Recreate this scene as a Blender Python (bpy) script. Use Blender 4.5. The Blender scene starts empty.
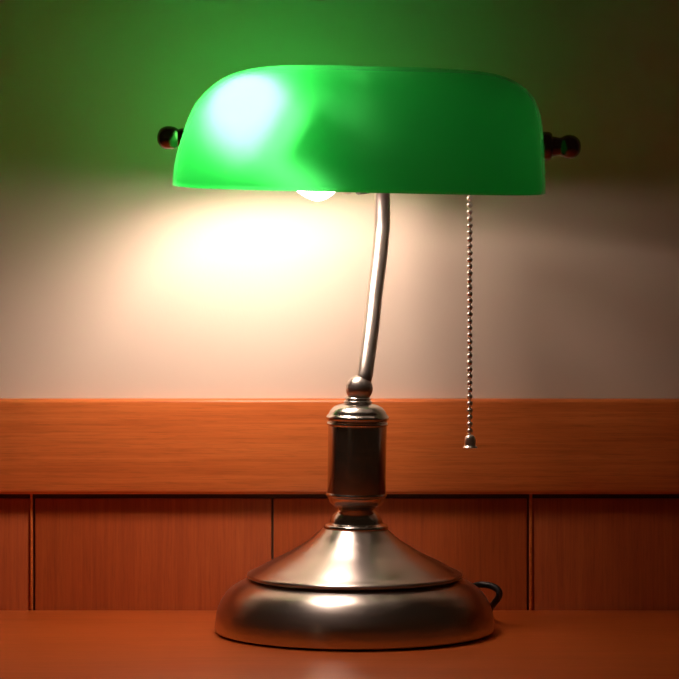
import bpy, bmesh, math, random
from mathutils import Vector, Matrix
random.seed(3)
S = bpy.context.scene
C = S.collection

# ---------------------------------------------------------------- camera
D, PXM, HZ, DESK_Y = 1.875, 1600.0, 215.0, 631.5     # distance, px per metre at the lamp, horizon row, desk row under the lamp
CAM_H = (DESK_Y - HZ) / PXM
cam_d = bpy.data.cameras.new('camera')
cam = bpy.data.objects.new('camera', cam_d)
C.objects.link(cam)
cam.location = (0, -D, CAM_H)
cam.rotation_euler = (math.pi / 2, 0, 0)
cam_d.sensor_width = 36
cam_d.lens = 36 * D * PXM / 679
cam_d.shift_y = -(339.5 - HZ) / 679
cam_d.clip_start = 0.01
S.camera = cam

# ---------------------------------------------------------------- world, room light, exposure
w = bpy.data.worlds.new('room_dusk')
S.world = w
w.use_nodes = True
bg = w.node_tree.nodes['Background']
bg.inputs['Color'].default_value = (1.0, 0.55, 0.30, 1)
bg.inputs['Strength'].default_value = 0.012

def room_lamp(name, loc, power, radius, col):
    l = bpy.data.lights.new(name, 'POINT')
    l.energy = power
    l.shadow_soft_size = radius
    l.color = col
    o = bpy.data.objects.new(name, l)
    C.objects.link(o)
    o.location = loc
room_lamp('distant_room_lamp', (-1.25, -2.1, 0.75), 0.35, 0.02, (1.0, 0.66, 0.42))

S.view_settings.view_transform = 'Standard'
S.view_settings.look = 'None'
S.view_settings.exposure = 0.0
S.view_settings.gamma = 1.0
S.view_settings.use_curve_mapping = False
S.cycles.use_denoising = True
S.cycles.max_bounces = 12
S.cycles.diffuse_bounces = 6
S.cycles.transmission_bounces = 10
S.cycles.transparent_max_bounces = 16
S.cycles.sample_clamp_indirect = 6.0

BULB = 125.0                        # glow of the bulb's globe
BULB_NECK = 34.0  # glow added to the bulb's neck to light the wall
BULB_COL = (1.0, 0.745, 0.635)

# ---------------------------------------------------------------- helpers
def P(px, py, Y=0.0):
    """the point at depth Y that the photograph shows at (px, py)"""
    k = (D + Y) / (D * PXM)
    return Vector(((px - 339.5) * k, Y, CAM_H - (py - HZ) * k))

def link(name, bm, mats, parent=None, smooth=True):
    me = bpy.data.meshes.new(name)
    bmesh.ops.recalc_face_normals(bm, faces=bm.faces)
    bm.to_mesh(me)
    bm.free()
    for m in (mats if isinstance(mats, (list, tuple)) else [mats]):
        me.materials.append(m)
    if smooth:
        me.polygons.foreach_set('use_smooth', [True] * len(me.polygons))
        if hasattr(me, 'set_sharp_from_angle'):
            me.set_sharp_from_angle(angle=math.radians(40))
    o = bpy.data.objects.new(name, me)
    C.objects.link(o)
    if parent is not None:
        o.parent = parent
        bpy.context.view_layer.update()
        o.matrix_parent_inverse = parent.matrix_world.inverted()
    return o

def box(bm, x0, x1, y0, y1, z0, z1, bevel=0.0, seg=2):
    r = bmesh.ops.create_cube(bm, size=1)
    for v in r['verts']:
        v.co = Vector(((x0 + x1) / 2 + v.co.x * (x1 - x0), (y0 + y1) / 2 + v.co.y * (y1 - y0), (z0 + z1) / 2 + v.co.z * (z1 - z0)))
    if bevel:
        es = list({e for v in r['verts'] for e in v.link_edges})
        bmesh.ops.bevel(bm, geom=es, offset=bevel, segments=seg, affect='EDGES', profile=0.5)

def smooth_profile(pts, n=5):
    """Catmull-Rom refinement of a list of tuples; a None breaks the curve into a hard corner"""
    runs, cur = [], []
    for p in pts:
        if p is None:
            runs.append(cur)
            cur = [cur[-1]]
        else:
            cur.append(p)
    runs.append(cur)
    out = []
    for r in runs:
        q = [Vector(p) for p in r]
        if len(q) < 3:
            out += q if not out else q[1:]
            continue
        e = [2 * q[0] - q[1]] + q + [2 * q[-1] - q[-2]]
        seg = []
        for i in range(1, len(e) - 2):
            for k in range(n):
                t = k / n
                a, b, c, d = e[i - 1], e[i], e[i + 1], e[i + 2]
                seg.append(0.5 * ((2 * b) + (c - a) * t + (2 * a - 5 * b + 4 * c - d) * t * t + (3 * b - a - 3 * c + d) * t ** 3))
        seg.append(q[-1])
        out += seg if not out else seg[1:]
    return out

def lathe(bm, prof, origin, axis=(0, 0, 1), n=96, cap=True):
    """turn (radius, height) pairs about axis at origin"""
    rot = Vector((0, 0, 1)).rotation_difference(Vector(axis).normalized()).to_matrix()
    o = Vector(origin)
    rings = []
    for r, z in prof:
        if r < 1e-6:
            rings.append([bm.verts.new(o + rot @ Vector((0, 0, z)))])
        else:
            rings.append([bm.verts.new(o + rot @ Vector((r * math.cos(2 * math.pi * k / n), r * math.sin(2 * math.pi * k / n), z))) for k in range(n)])
    for a, b in zip(rings, rings[1:]):
        for k in range(n):
            j = (k + 1) % n
            if len(a) == 1 and len(b) == 1:
                continue
            if len(a) == 1:
                bm.faces.new((a[0], b[j], b[k]))
            elif len(b) == 1:
                bm.faces.new((a[k], a[j], b[0]))
            else:
                bm.faces.new((a[k], a[j], b[j], b[k]))
    if cap:
        for r in (rings[0], rings[-1]):
            if len(r) > 2:
                bm.faces.new(r)

def tube(bm, pts, rad, n=20, sub=6):
    q = smooth_profile([tuple(p) for p in pts], sub)
    up = Vector((0.13, 0.97, 0.2)).normalized()
    rings = []
    for i, p in enumerate(q):
        t = (q[min(i + 1, len(q) - 1)] - q[max(i - 1, 0)]).normalized()
        a = up - t * up.dot(t)
        if a.length < 1e-4:
            a = t.orthogonal()
        a.normalize()
        up = a
        b = t.cross(a)
        rings.append([bm.verts.new(p + rad * (math.cos(2 * math.pi * k / n) * a + math.sin(2 * math.pi * k / n) * b)) for k in range(n)])
    for a, b in zip(rings, rings[1:]):
        for k in range(n):
            j = (k + 1) % n
            bm.faces.new((a[k], a[j], b[j], b[k]))
    bm.faces.new(rings[0])
    bm.faces.new(rings[-1])

# ---------------------------------------------------------------- materials
class NT:
    def __init__(self, name):
        self.m = bpy.data.materials.new(name)
        self.m.use_nodes = True
        self.t = self.m.node_tree
        self.t.nodes.clear()
        self.out = self.n('ShaderNodeOutputMaterial')
    def n(self, kind, **kw):
        nd = self.t.nodes.new(kind)
        for k, v in kw.items():
            if k.startswith('_'):
                setattr(nd, k[1:], v)
            else:
                nd.inputs[k.replace('__', ' ')].default_value = v
        return nd
    def l(self, a, b):
        self.t.links.new(a, b)

def wood(name, axis, dark, mid, light, rough=0.4, coat=0.15, fine=1.0, coat_rough=0.3):
    T = NT(name)
    co = T.n('ShaderNodeTexCoord')
    info = T.n('ShaderNodeObjectInfo')
    addv = T.n('ShaderNodeVectorMath', _operation='ADD')
    sc = T.n('ShaderNodeVectorMath', _operation='SCALE')
    comb = T.n('ShaderNodeCombineXYZ')
    for k in 'XYZ':
        T.l(info.outputs['Random'], comb.inputs[k])
    sc.inputs['Scale'].default_value = 7.0
    T.l(comb.outputs[0], sc.inputs[0])
    T.l(co.outputs['Object'], addv.inputs[0])
    T.l(sc.outputs[0], addv.inputs[1])
    def noise(stretch, scale, detail, dist):
        mp = T.n('ShaderNodeMapping')
        s = [scale, scale, scale]
        s[axis] = scale / stretch
        mp.inputs['Scale'].default_value = s
        T.l(addv.outputs[0], mp.inputs['Vector'])
        nz = T.n('ShaderNodeTexNoise', Scale=1.0, Detail=detail, Roughness=0.6, Distortion=dist)
        T.l(mp.outputs[0], nz.inputs['Vector'])
        return nz.outputs['Fac']
    broad = noise(9, 45, 3, 0.6)
    grain = noise(45, 420 * fine, 4, 0.3)
    pores = noise(14, 900 * fine, 2, 0.0)
    m1 = T.n('ShaderNodeMath', _operation='MULTIPLY_ADD')
    m1.inputs[1].default_value = 0.42
    T.l(broad, m1.inputs[0])
    m2 = T.n('ShaderNodeMath', _operation='MULTIPLY')
    m2.inputs[1].default_value = 0.58
    T.l(grain, m2.inputs[0])
    T.l(m2.outputs[0], m1.inputs[2])
    cr = T.n('ShaderNodeValToRGB')
    e = cr.color_ramp.elements
    e[0].position, e[0].color = 0.33, (*dark, 1)
    e[1].position, e[1].color = 0.68, (*light, 1)
    x = e.new(0.5)
    x.color = (*mid, 1)
    T.l(m1.outputs[0], cr.inputs[0])
    pr = T.n('ShaderNodeMapRange')
    pr.inputs['From Min'].default_value = 0.3
    pr.inputs['From Max'].default_value = 0.5
    pr.inputs['To Min'].default_value = 0.86
    pr.inputs['To Max'].default_value = 1.0
    T.l(pores, pr.inputs['Value'])
    mx = T.n('ShaderNodeVectorMath', _operation='SCALE')
    T.l(cr.outputs['Color'], mx.inputs[0])
    T.l(pr.outputs[0], mx.inputs['Scale'])
    b = T.n('ShaderNodeBsdfPrincipled', Roughness=rough)
    b.inputs['Coat Weight'].default_value = coat
    b.inputs['Coat Roughness'].default_value = coat_rough
    b.inputs['Specular IOR Level'].default_value = 0.35
    T.l(mx.outputs[0], b.inputs['Base Color'])
    bp = T.n('ShaderNodeBump', Strength=0.08, Distance=0.0006)
    T.l(grain, bp.inputs['Height'])
    T.l(bp.outputs[0], b.inputs['Normal'])
    T.l(b.outputs[0], T.out.inputs[0])
    return T.m

def metal(name, col, rough, brush=0.0, spread=0.06, aniso=0.0):
    T = NT(name)
    b = T.n('ShaderNodeBsdfPrincipled', Metallic=1.0)
    b.inputs['Base Color'].default_value = (*col, 1)
    if aniso:
        tg = T.n('ShaderNodeTangent', _direction_type='RADIAL', _axis='Z')
        T.l(tg.outputs[0], b.inputs['Tangent'])
        b.inputs['Anisotropic'].default_value = aniso
        b.inputs['Anisotropic Rotation'].default_value = 0.25
    co = T.n('ShaderNodeTexCoord')
    mp = T.n('ShaderNodeMapping')
    mp.inputs['Scale'].default_value = (25, 25, 1400)
    T.l(co.outputs['Object'], mp.inputs[0])
    nz = T.n('ShaderNodeTexNoise', Scale=1.0, Detail=3.0)
    T.l(mp.outputs[0], nz.inputs['Vector'])
    mr = T.n('ShaderNodeMapRange')
    mr.inputs['To Min'].default_value = rough - spread
    mr.inputs['To Max'].default_value = rough + spread
    T.l(nz.outputs['Fac'], mr.inputs['Value'])
    T.l(mr.outputs[0], b.inputs['Roughness'])
    if brush:
        bp = T.n('ShaderNodeBump', Strength=brush, Distance=0.0002)
        T.l(nz.outputs['Fac'], bp.inputs['Height'])
        T.l(bp.outputs[0], b.inputs['Normal'])
    T.l(b.outputs[0], T.out.inputs[0])
    return T.m

def plain(name, col, rough, spec=0.5):
    T = NT(name)
    b = T.n('ShaderNodeBsdfPrincipled', Roughness=rough)
    b.inputs['Base Color'].default_value = (*col, 1)
    b.inputs['Specular IOR Level'].default_value = spec
    nz = T.n('ShaderNodeTexNoise', Scale=900.0, Detail=2.0)
    bp = T.n('ShaderNodeBump', Strength=0.04, Distance=0.0003)
    T.l(nz.outputs['Fac'], bp.inputs['Height'])
    T.l(bp.outputs[0], b.inputs['Normal'])
    T.l(b.outputs[0], T.out.inputs[0])
    return T.m

def plaster():
    T = NT('cream_wall_covering')
    co = T.n('ShaderNodeTexCoord')
    nz = T.n('ShaderNodeTexNoise', Scale=5.0, Detail=3.0)
    T.l(co.outputs['Object'], nz.inputs['Vector'])
    cr = T.n('ShaderNodeValToRGB')
    cr.color_ramp.elements[0].position = 0.3
    cr.color_ramp.elements[0].color = (0.72, 0.62, 0.50, 1)
    cr.color_ramp.elements[1].position = 0.7
    cr.color_ramp.elements[1].color = (0.77, 0.67, 0.55, 1)
    T.l(nz.outputs['Fac'], cr.inputs[0])
    mp = T.n('ShaderNodeMapping')
    mp.inputs['Scale'].default_value = (700, 700, 240)
    T.l(co.outputs['Object'], mp.inputs[0])
    fz = T.n('ShaderNodeTexNoise', Scale=1.0, Detail=3.0)
    T.l(mp.outputs[0], fz.inputs['Vector'])
    b = T.n('ShaderNodeBsdfPrincipled', Roughness=0.75)
    b.inputs['Specular IOR Level'].default_value = 0.2
    T.l(cr.outputs[0], b.inputs['Base Color'])
    bp = T.n('ShaderNodeBump', Strength=0.10, Distance=0.0006)
    T.l(fz.outputs['Fac'], bp.inputs['Height'])
    T.l(bp.outputs[0], b.inputs['Normal'])
    T.l(b.outputs[0], T.out.inputs[0])
    return T.m

def mix(T, a, b, fac):
    m = T.n('ShaderNodeMixShader')
    if isinstance(fac, float):
        m.inputs[0].default_value = fac
    else:
        T.l(fac, m.inputs[0])
    T.l(a, m.inputs[1])
    T.l(b, m.inputs[2])
    return m.outputs[0]

def shade_outer():
    """green outer layer of the cased glass: scatters light through, lets a blurred sight of the bulb pass, and shines"""
    T = NT('green_shade_glass')
    tr = T.n('ShaderNodeBsdfTranslucent')
    tr.inputs['Color'].default_value = (0.0003, 0.105, 0.007, 1)
    df = T.n('ShaderNodeBsdfDiffuse')
    df.inputs['Color'].default_value = (0.0006, 0.03, 0.004, 1)
    rf = T.n('ShaderNodeBsdfRefraction', Roughness=0.9, IOR=1.36, _distribution='BECKMANN')
    rf.inputs['Color'].default_value = (0.058, 0.66, 0.14, 1)
    a = mix(T, tr.outputs[0], df.outputs[0], 0.25)
    a = mix(T, a, rf.outputs[0], 0.16)
    gl = T.n('ShaderNodeBsdfGlossy', Roughness=0.06)
    fr = T.n('ShaderNodeFresnel', IOR=1.5)
    geo = T.n('ShaderNodeNewGeometry')
    outside = T.n('ShaderNodeMath', _operation='SUBTRACT')
    outside.inputs[0].default_value = 1.0
    T.l(geo.outputs['Backfacing'], outside.inputs[1])
    f = T.n('ShaderNodeMath', _operation='MULTIPLY')
    T.l(fr.outputs[0], f.inputs[0])
    T.l(outside.outputs[0], f.inputs[1])
    T.l(mix(T, a, gl.outputs[0], f.outputs[0]), T.out.inputs[0])
    return T.m

def shade_inner():
    """white opal inner layer"""
    T = NT('white_opal_lining')
    tp = T.n('ShaderNodeBsdfTransparent')
    tr = T.n('ShaderNodeBsdfTranslucent')
    tr.inputs['Color'].default_value = (0.9, 0.9, 0.88, 1)
    df = T.n('ShaderNodeBsdfDiffuse')
    df.inputs['Color'].default_value = (0.78, 0.79, 0.75, 1)
    a = mix(T, tp.outputs[0], tr.outputs[0], 0.12)
    T.l(mix(T, a, df.outputs[0], 0.20), T.out.inputs[0])
    return T.m

def glowing_housing(name, strength):
    T = NT(name)
    b = T.n('ShaderNodeBsdfPrincipled', Roughness=0.4)
    b.inputs['Base Color'].default_value = (0.8, 0.79, 0.76, 1)
    b.inputs['Emission Color'].default_value = (*BULB_COL, 1)
    b.inputs['Emission Strength'].default_value = strength
    T.l(b.outputs[0], T.out.inputs[0])
    return T.m

def glow(name, strength):
    T = NT(name)
    em = T.n('ShaderNodeEmission', Strength=strength)
    em.inputs['Color'].default_value = (*BULB_COL, 1)
    T.l(em.outputs[0], T.out.inputs[0])
    return T.m

M_RAIL = wood('rail_wood', 0, (0.52, 0.122, 0.024), (0.66, 0.172, 0.036), (0.75, 0.225, 0.052), 0.42, 0.2)
M_PANEL = wood('panel_wood', 2, (0.34, 0.062, 0.012), (0.42, 0.083, 0.016), (0.49, 0.108, 0.022), 0.45, 0.15, 1.0)
M_DESK = wood('desk_wood', 0, (0.46, 0.088, 0.012), (0.54, 0.108, 0.015), (0.60, 0.130, 0.020), 0.36, 0.35, 0.8, 0.22)
M_FLOOR = wood('floor_wood', 1, (0.12, 0.05, 0.02), (0.16, 0.07, 0.03), (0.2, 0.09, 0.04), 0.5, 0.1, 0.4)
M_WALL = plaster()
M_STEEL = metal('brushed_nickel', (0.57, 0.52, 0.475), 0.30, 0.02, 0.04, 0.6)
M_COLUMN = metal('brushed_column_nickel', (0.57, 0.52, 0.475), 0.22, 0.02, 0.04, 0.3)
M_STEM = metal('satin_nickel', (0.60, 0.55, 0.50), 0.36, 0.0, 0.03)
M_POLISH = metal('polished_nickel', (0.62, 0.57, 0.51), 0.22, 0.0, 0.02)
M_CHAIN = metal('bright_chain_metal', (0.80, 0.74, 0.68), 0.3, 0.0, 0.02)
M_BRONZE = metal('darkened_bronze', (0.20, 0.13, 0.10), 0.25, 0.0, 0.03)  # knob metal, the dark room it reflects is put into the colour
M_CORD = plain('black_cord_rubber', (0.012, 0.010, 0.010), 0.35)
M_SOCKET = plain('black_socket', (0.03, 0.025, 0.02), 0.4)
M_LIGHT_SHIELD = plain('light_shield_white', (0.82, 0.81, 0.78), 0.35)
M_GAP = plain('dark_gap_backing', (0.06, 0.022, 0.008), 0.8)
M_FELT = plain('dark_felt', (0.015, 0.01, 0.008), 0.9)
M_OUT, M_IN = shade_outer(), shade_inner()
M_GLOBE, M_NECK = glow('lit_bulb_globe', BULB), glowing_housing('added_neck_glow', BULB_NECK)

# ---------------------------------------------------------------- the room
WY = 0.1015                                   # front of the panels
def zat(py, Y):
    return P(0, py, Y).z
def xat(px, Y):
    return P(px, 0, Y).x
FLOOR_Z = -0.75

bm = bmesh.new()
box(bm, -1.6, 1.6, -3.0, 0.30, FLOOR_Z - 0.05, FLOOR_Z)
fl = link('floor', bm, M_FLOOR, smooth=False)
fl['kind'] = 'structure'

RAIL_F = 0.0936
RAIL_T, RAIL_B = zat(399, RAIL_F), zat(494.6, RAIL_F)
bm = bmesh.new()
box(bm, -1.6, 1.6, 0.1040, 0.30, FLOOR_Z, 1.4)
wall = link('wall_back', bm, [M_WALL], smooth=False)
wall['kind'] = 'structure'
wall['label'] = 'cream wall above wooden wainscot, lit by the desk lamp'

# backing behind the boards, seen only in the grooves
bm = bmesh.new()
box(bm, -1.6, 1.6, 0.1030, 0.1041, FLOOR_Z, RAIL_T - 0.01)
link('groove_backing', bm, M_GAP, wall, smooth=False)

# wainscot boards: a dark groove beside each board edge, board edges eased
cuts = [xat(34, WY), xat(272.5, WY), xat(528, WY)]
pitch = 0.158
xs = [cuts[0] - 2 * pitch, cuts[0] - pitch] + cuts + [cuts[-1] + pitch, cuts[-1] + 2 * pitch]
for a, b in zip(xs, xs[1:]):
    bm = bmesh.new()
    box(bm, a + 0.0007, b - 0.0007, WY, 0.1034, FLOOR_Z + 0.10, zat(498.5, WY), 0.0008, 2)
    link('wainscot_board', bm, M_PANEL, wall)
# narrow bead strips by the outer grooves
for px, wd in ((31.4, 2.4), (530.8, 3.0)):
    bm = bmesh.new()
    x = xat(px, WY)
    hw = wd / PXM / 2
    box(bm, x - hw, x + hw, WY - 0.0012, WY + 0.0006, 0.0004, RAIL_B + 0.01, 0.0005, 2)
    link('bead_strip', bm, M_RAIL, wall)

bm = bmesh.new()
box(bm, -1.6, 1.6, RAIL_F, 0.1042, RAIL_B, RAIL_T, 0.0030, 5)
rail = link('trim_1', bm, M_RAIL)
rail['kind'] = 'structure'
rail['label'] = 'broad orange-brown wooden rail along the foot of the cream wall'
bm = bmesh.new()
box(bm, -1.6, 1.6, 0.090, 0.1042, FLOOR_Z, FLOOR_Z + 0.10, 0.002, 2)
bb = link('baseboard_back', bm, M_RAIL)
bb['kind'] = 'structure'

# ---------------------------------------------------------------- the desk
desk = bpy.data.objects.new('desk', None)
C.objects.link(desk)
desk.location = (0, -0.25, FLOOR_Z)
desk['label'] = 'glossy reddish-brown wooden desk that the lamp stands on'
desk['category'] = 'desk'
bm = bmesh.new()
box(bm, -0.75, 0.75, -0.56, WY - 0.0003, -0.032, 0.0, 0.0006, 2)
link('desktop', bm, M_DESK, desk)
for x in (-0.68, 0.68):
    for y in (-0.50, 0.045):
        bm = bmesh.new()
        box(bm, x - 0.028, x + 0.028, y - 0.028, y + 0.028, FLOOR_Z, -0.032, 0.003, 2)
        link('leg', bm, M_DESK, desk)
bm = bmesh.new()
box(bm, -0.655, 0.655, -0.515, -0.495, -0.11, -0.032, 0.002, 2)
link('apron', bm, M_DESK, desk)

# ---------------------------------------------------------------- the lamp
lamp = bpy.data.objects.new('desk_lamp', None)
C.objects.link(lamp)
AX = xat(354.5, 0)
lamp.location = (AX, 0, 0)
lamp['label'] = "lit banker's desk lamp with green glass shade and brushed nickel base"
lamp['category'] = 'lamp'
bpy.context.view_layer.update()

def prof(pts):
    """(radius px, row) pairs -> metres"""
    return smooth_profile([None if p is None else (p[0] / PXM, (DESK_Y - p[1]) / PXM) for p in pts], 6)

bm = bmesh.new()
lathe(bm, [(0, 0), (0.0840, 0), (0.0843, 0.0012), (0, 0.0012)], (AX, 0, 0), cap=False)
link('felt_pad', bm, M_FELT, lamp)

bm = bmesh.new()
lathe(bm, prof([(60, 629.8), None, (138.2, 629.8), None, (139.2, 629), (139.4, 626), (139.2, 620), (138, 612), (135.2, 603.8), (130.6, 595.6), (123.6, 588), (114.8, 582.6), (108, 580), (104.5, 578.6), None,
                (103, 578), (60, 578), None, (60, 629.8)])[:-1], (AX, 0, 0), n=128)
base = link('base', bm, M_STEEL, lamp)
bm = bmesh.new()
lathe(bm, prof([(60, 577.4), None, (104.5, 577.4), None, (106.8, 576.8), (107.8, 575.4), (107.4, 573.9), (105.6, 572.4), (98, 568.8), (87, 563.0), (76, 557.5), (64, 551.6), (54, 545.6), (44, 539), (36.5, 532.5), (31.5, 528), None, (0, 528)]),
      (AX, 0, 0), n=128)
link('base_cone', bm, M_STEEL, lamp)

# turned neck above the cone, leaning a hair to the right as in the photograph
lean = Vector((0.0145, 0, 1)).normalized()
org = Vector((AX, 0, 0)) + lean * 0.0
def turned(name, pts, mat, n=72, parent=lamp):
    bm = bmesh.new()
    lathe(bm, prof(pts), org, lean, n=n)
    return link(name, bm, mat, parent)
turned('neck_collar', [(28, 530), None, (31, 529.6), (32.2, 528), (32.2, 526), (31, 524.4), (28, 523.4), None, (26.8, 522.5), (25.5, 518.5), (22.5, 514), (19.6, 511), (18.2, 509), None,
                       (17.2, 508.6), (18.6, 507.4), (17.2, 506.2), (16, 505.5), None, (15, 503)], M_POLISH)
turned('column_cup', [(16, 508), None, (20, 507.5), None, (24.5, 505), (27.6, 501), (29.2, 496.8), None, (30.2, 496), (30.7, 494.6), (30.2, 493.2), None, (29, 492.6)], M_COLUMN)
turned('column', [(29, 493.5), None, (29.2, 492), None, (29.2, 425), None, (29, 424)], M_COLUMN)
turned('column_cap', [(29, 426), None, (30.4, 425.2), (30.9, 423.8), (30.4, 422.4), None, (29.6, 421.6), (29.4, 420.4), None, (31, 419.4), (31.6, 417.6), (31, 416), (29.2, 414), (27.4, 410.6), (23.8, 407.0), (19, 404.8), (15, 403.9), None,
                      (13.6, 403.4), (14.2, 402), (13.4, 400.6), None, (12.2, 400), (13.0, 398.6), (12, 397.2), None, (10, 396)], M_POLISH)

stem_px = [(363.0, 382, 0.0), (365.0, 374, 0.001), (367.2, 358, 0.006), (371.4, 326, 0.018), (374.9, 293, 0.031), (378.9, 261, 0.042), (381.2, 238, 0.048), (382.3, 222, 0.051), (382.0, 193, 0.050), (380, 172, 0.042), (378, 160, 0.026)]
bm = bmesh.new()
bc = org + lean * ((DESK_Y - 388.5) / PXM)
r = 13.6 / PXM
lathe(bm, [(r * math.sin(math.pi * k / 24), -r * math.cos(math.pi * k / 24)) for k in range(25)], bc + Vector((0.0008, 0, 0)), lean, n=64, cap=False)
link('ball_joint', bm, M_STEM, lamp)
bm = bmesh.new()
tube(bm, [P(*p) for p in stem_px], 8.1 / PXM, 28)
link('stem', bm, M_STEM, lamp)

# ---- glass shade
SH_C = P(358.6, 193.4, 0.0)                      # middle of the rim
SH_H = 121 / PXM
def curve(pts):
    pts = [(h / 125.0, v / PXM) for h, v in pts]
    def f(t):
        for i in range(len(pts) - 1):
            (a, va), (b, vb) = pts[i], pts[i + 1]
            if t <= b or i == len(pts) - 2:
                p0, p3 = pts[max(i - 1, 0)], pts[min(i + 2, len(pts) - 1)]
                u = (t - a) / (b - a)
                m1 = (vb - p0[1]) / (b - p0[0]) * (b - a)
                m2 = (p3[1] - va) / (p3[0] - a) * (b - a)
                return (2 * u**3 - 3 * u**2 + 1) * va + (u**3 - 2 * u**2 + u) * m1 + (-2 * u**3 + 3 * u**2) * vb + (u**3 - u**2) * m2
    return f
left_len = curve([(0, 184.8), (15, 184), (28, 182.4), (46, 177.8), (68, 171), (84, 163.5), (98, 152), (110, 136), (118.5, 114), (123.2, 84), (125, 45)])
right_len = curve([(0, 185.2), (15, 184.6), (28, 184), (46, 183), (58, 182), (68, 181), (84, 177.5), (98, 171), (110, 158), (118.5, 139), (123.2, 109), (125, 60)])
ROLL, PITCH = math.radians(1.3), math.radians(3.5)
SH_ROT = Matrix.Rotation(ROLL, 3, 'Y') @ Matrix.Rotation(PITCH, 3, 'X')
SB = 0.066                                       # half depth of the rim
bm = bmesh.new()
NL, NA = 40, 144
loops = []
for i in range(NL + 1):
    t = i / NL
    h = math.sin(t * math.pi / 2) ** 1.0
    xl, xr = left_len(h), right_len(h)
    ye = SB * (max(0.0, 1 - h ** 2.25)) ** 0.5
    ex = 2 / (4.2 - 1.6 * h)
    lp = []
    for k in range(NA):
        a = 2 * math.pi * (k + 0.5) / NA
        c, s = math.cos(a), math.sin(a)
        lp.append(bm.verts.new((abs(c) ** ex * (xr if c > 0 else -xl), math.copysign(abs(s) ** ex, s) * ye, h * SH_H)))
    loops.append(lp)
for a, b in zip(loops, loops[1:]):
    for k in range(NA):
        j = (k + 1) % NA
        bm.faces.new((a[k], a[j], b[j], b[k]))
bmesh.ops.remove_doubles(bm, verts=bm.verts, dist=1e-5)
# pivot the tilt on the front rim so that it keeps its row
piv = Vector((0, -SB, 0))
for v in bm.verts:
    v.co = SH_ROT @ (v.co - piv) + piv + SH_C
shade = link('lamp_shade', bm, [M_OUT, M_IN], lamp)
shade.data.set_sharp_from_angle(angle=math.radians(180))
shade['label'] = 'green cased glass shade with white lining'
so = shade.modifiers.new('glass_thickness', 'SOLIDIFY')
so.thickness = 0.003
so.offset = -1
so.material_offset = 1
so.material_offset_rim = 0

# ---- shade knobs at both ends
def knob(px_tip, px_in, py, pts):
    side = 1 if px_tip > px_in else -1
    bm = bmesh.new()
    lathe(bm, smooth_profile([None if p is None else (p[0] / PXM, p[1] / PXM) for p in pts], 6), P(px_in, py, 0.004), (side, 0, -0.021 * side), n=48)
    return link('shade_knob', bm, M_BRONZE, lamp)
knob(580, 537, 146, [(6, -2), None, (13, -1), (14.3, 1), (14.6, 7), (14.4, 12), (13, 14.5), None, (10.4, 15.2), (9.6, 19), (9, 22), (9.4, 24.5), (11.2, 28), (12, 32), (11.2, 37), (8.6, 41), (4.6, 43.4), (0, 44)])
knob(157, 184, 138, [(6, -2), None, (9.5, -1), (9.6, 3), (9, 5), (9.0, 6.2), (10.6, 9), (11.6, 14), (11.2, 19), (8.8, 23.6), (4.6, 26.2), (0, 27)])

# ---- bulb, socket and the bracket that carries the shade (inside the glass)
b_base = P(350, 184, 0.002)
b_dome = P(252, 120, -0.010)
b_ax = (b_dome - b_base).normalized()
L = (b_dome - b_base).length
R = 0.0250
globe_p, neck_p = [], []
pts = [(0.0085, 0.0055), (0.0140, 0.0070), (0.0195, 0.0110), (0.0218, 0.018), (0.0220, 0.030)]
ph0 = math.asin(0.0227 / R)
pts += [(R * math.sin(p), L - R * math.cos(p)) for p in [ph0 + (math.pi - ph0) * k / 9 for k in range(10)]]
sp = smooth_profile(pts, 6)
cut = 30
bulb_bm = bmesh.new()
lathe(bulb_bm, sp[cut:], b_base, b_ax, n=48, cap=False)
bulb = link('light_bulb', bulb_bm, M_GLOBE, lamp)
bulb['label'] = 'glowing frosted bulb'
bm = bmesh.new()
lathe(bm, sp[:cut + 1], b_base, b_ax, n=48, cap=False)
link('bulb_neck', bm, M_NECK, bulb)
bm = bmesh.new()
lathe(bm, [(0, -0.004), (0.0045, -0.0036), (0.0066, -0.002), (0.0074, 0.0005), (0.0078, 0.004), (0.0084, 0.0058), (0, 0.0059)], b_base, b_ax, n=48, cap=False)
link('bulb_cap', bm, M_STEM, bulb)
# half-round shield, added to block the neck's glow towards the front, open towards the wall and below
vf = Vector((0, -1, 0)) - b_ax * b_ax.dot(Vector((0, -1, 0)))
vf.normalize()
vu = b_ax.cross(vf)
if vu.z < 0:
    vu = -vu
bm = bmesh.new()
NS, A0, A1 = 32, math.radians(-24), math.radians(62)
def ring(rad, d):
    return [bm.verts.new(b_base + b_ax * d + rad * (math.cos(A0 + (A1 - A0) * k / NS) * vf + math.sin(A0 + (A1 - A0) * k / NS) * vu)) for k in range(NS + 1)]
rs = [ring(0.0135, 0.002), ring(0.0240, 0.009), ring(0.0252, 0.020), ring(0.0258, 0.049)]
ri = [ring(0.0127, 0.0025), ring(0.0232, 0.0095), ring(0.0244, 0.020), ring(0.0250, 0.049)]
for g in (rs, ri):
    for a, b in zip(g, g[1:]):
        for k in range(NS):
            bm.faces.new((a[k], a[k + 1], b[k + 1], b[k]))
for a, b in ((rs[0], ri[0]), (rs[-1], ri[-1])):
    for k in range(NS):
        bm.faces.new((a[k], a[k + 1], b[k + 1], b[k]))
for a, b, c, d in zip(rs, rs[1:], ri, ri[1:]):
    for k in (0, NS):
        bm.faces.new((a[k], b[k], d[k], c[k]))
link('added_light_shield', bm, M_LIGHT_SHIELD, lamp)
s_top = P(378, 160, 0.026)
bm = bmesh.new()
s0 = P(357, 184, 0.006)
tube(bm, [s_top, P(382, 164, 0.016), P(370, 181, 0.010), s0], 0.0068, 24)
link('socket', bm, M_SOCKET, lamp)
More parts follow.
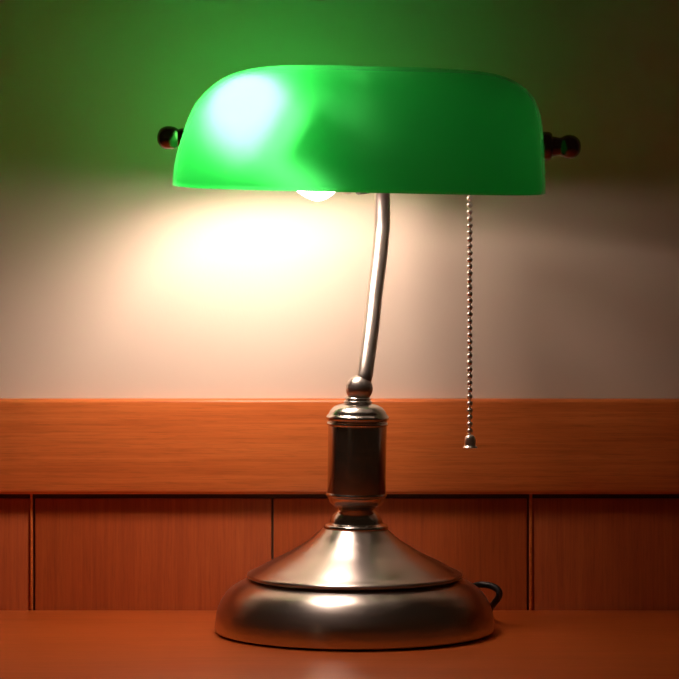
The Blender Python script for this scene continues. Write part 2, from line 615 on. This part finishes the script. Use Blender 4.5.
bm = bmesh.new()
tube(bm, [P(380, 162, 0.014), P(372, 130, 0.004), P(366, 100, -0.004), P(362, 74, -0.006)], 0.003, 16)
link('shade_bracket', bm, M_STEM, lamp)
bm = bmesh.new()
tube(bm, [P(380, 160, 0.016), P(420, 163, 0.010), P(455, 166, 0.002), P(469, 170, 0.0)], 0.0055, 20)
link('switch_arm', bm, M_STEM, lamp)

# ---- pull chain
CX, CYY = 469.7, 0.0
bm = bmesh.new()
tube(bm, [P(CX, 170, CYY), P(CX, 300, CYY), P(CX, 437, CYY)], 0.00055, 8)
chain = link('pull_chain', bm, M_STEM, lamp)
bead_me = None
step = 6.85
for i in range(39):
    y = 431.0 - i * step
    p = P(CX, y, CYY)
    if bead_me is None:
        bm = bmesh.new()
        bmesh.ops.create_uvsphere(bm, u_segments=20, v_segments=12, radius=0.0018)
        o = link('bead', bm, M_CHAIN, chain)
        bead_me = o.data
    else:
        o = bpy.data.objects.new('bead', bead_me)
        C.objects.link(o)
        o.parent = chain
        o.matrix_parent_inverse = chain.matrix_world.inverted()
    o.location = p
bm = bmesh.new()
lathe(bm, smooth_profile([(0.0004, 0.0084), (0.0018, 0.0081), (0.0029, 0.0070), (0.0035, 0.0050), (0.0036, 0.0016), None, (0.0040, 0.0012), (0.0046, 0.0004), (0.0045, 0.0), None, (0.0004, 0.0)], 5),
      P(CX + 0.4, 448.0, CYY), n=40)
link('pull_bell', bm, M_CHAIN, chain)

# ---- power cord looping out of the back of the base
bm = bmesh.new()
def on_desk(px, Y):
    return Vector((xat(px, Y), Y, 0.0026))
tube(bm, [P(466, 590, 0.026), P(478, 585, 0.030), P(490, 585.5, 0.028), P(498, 590, 0.025), P(499, 596, 0.024), P(495, 602, 0.028), P(490.5, 608, 0.040),
          on_desk(487, 0.062), on_desk(470, 0.080), on_desk(440, 0.0915), on_desk(390, 0.0965), on_desk(355, 0.0970), on_desk(300, 0.0965)], 0.0021, 16)
link('power_cord', bm, M_CORD, lamp)
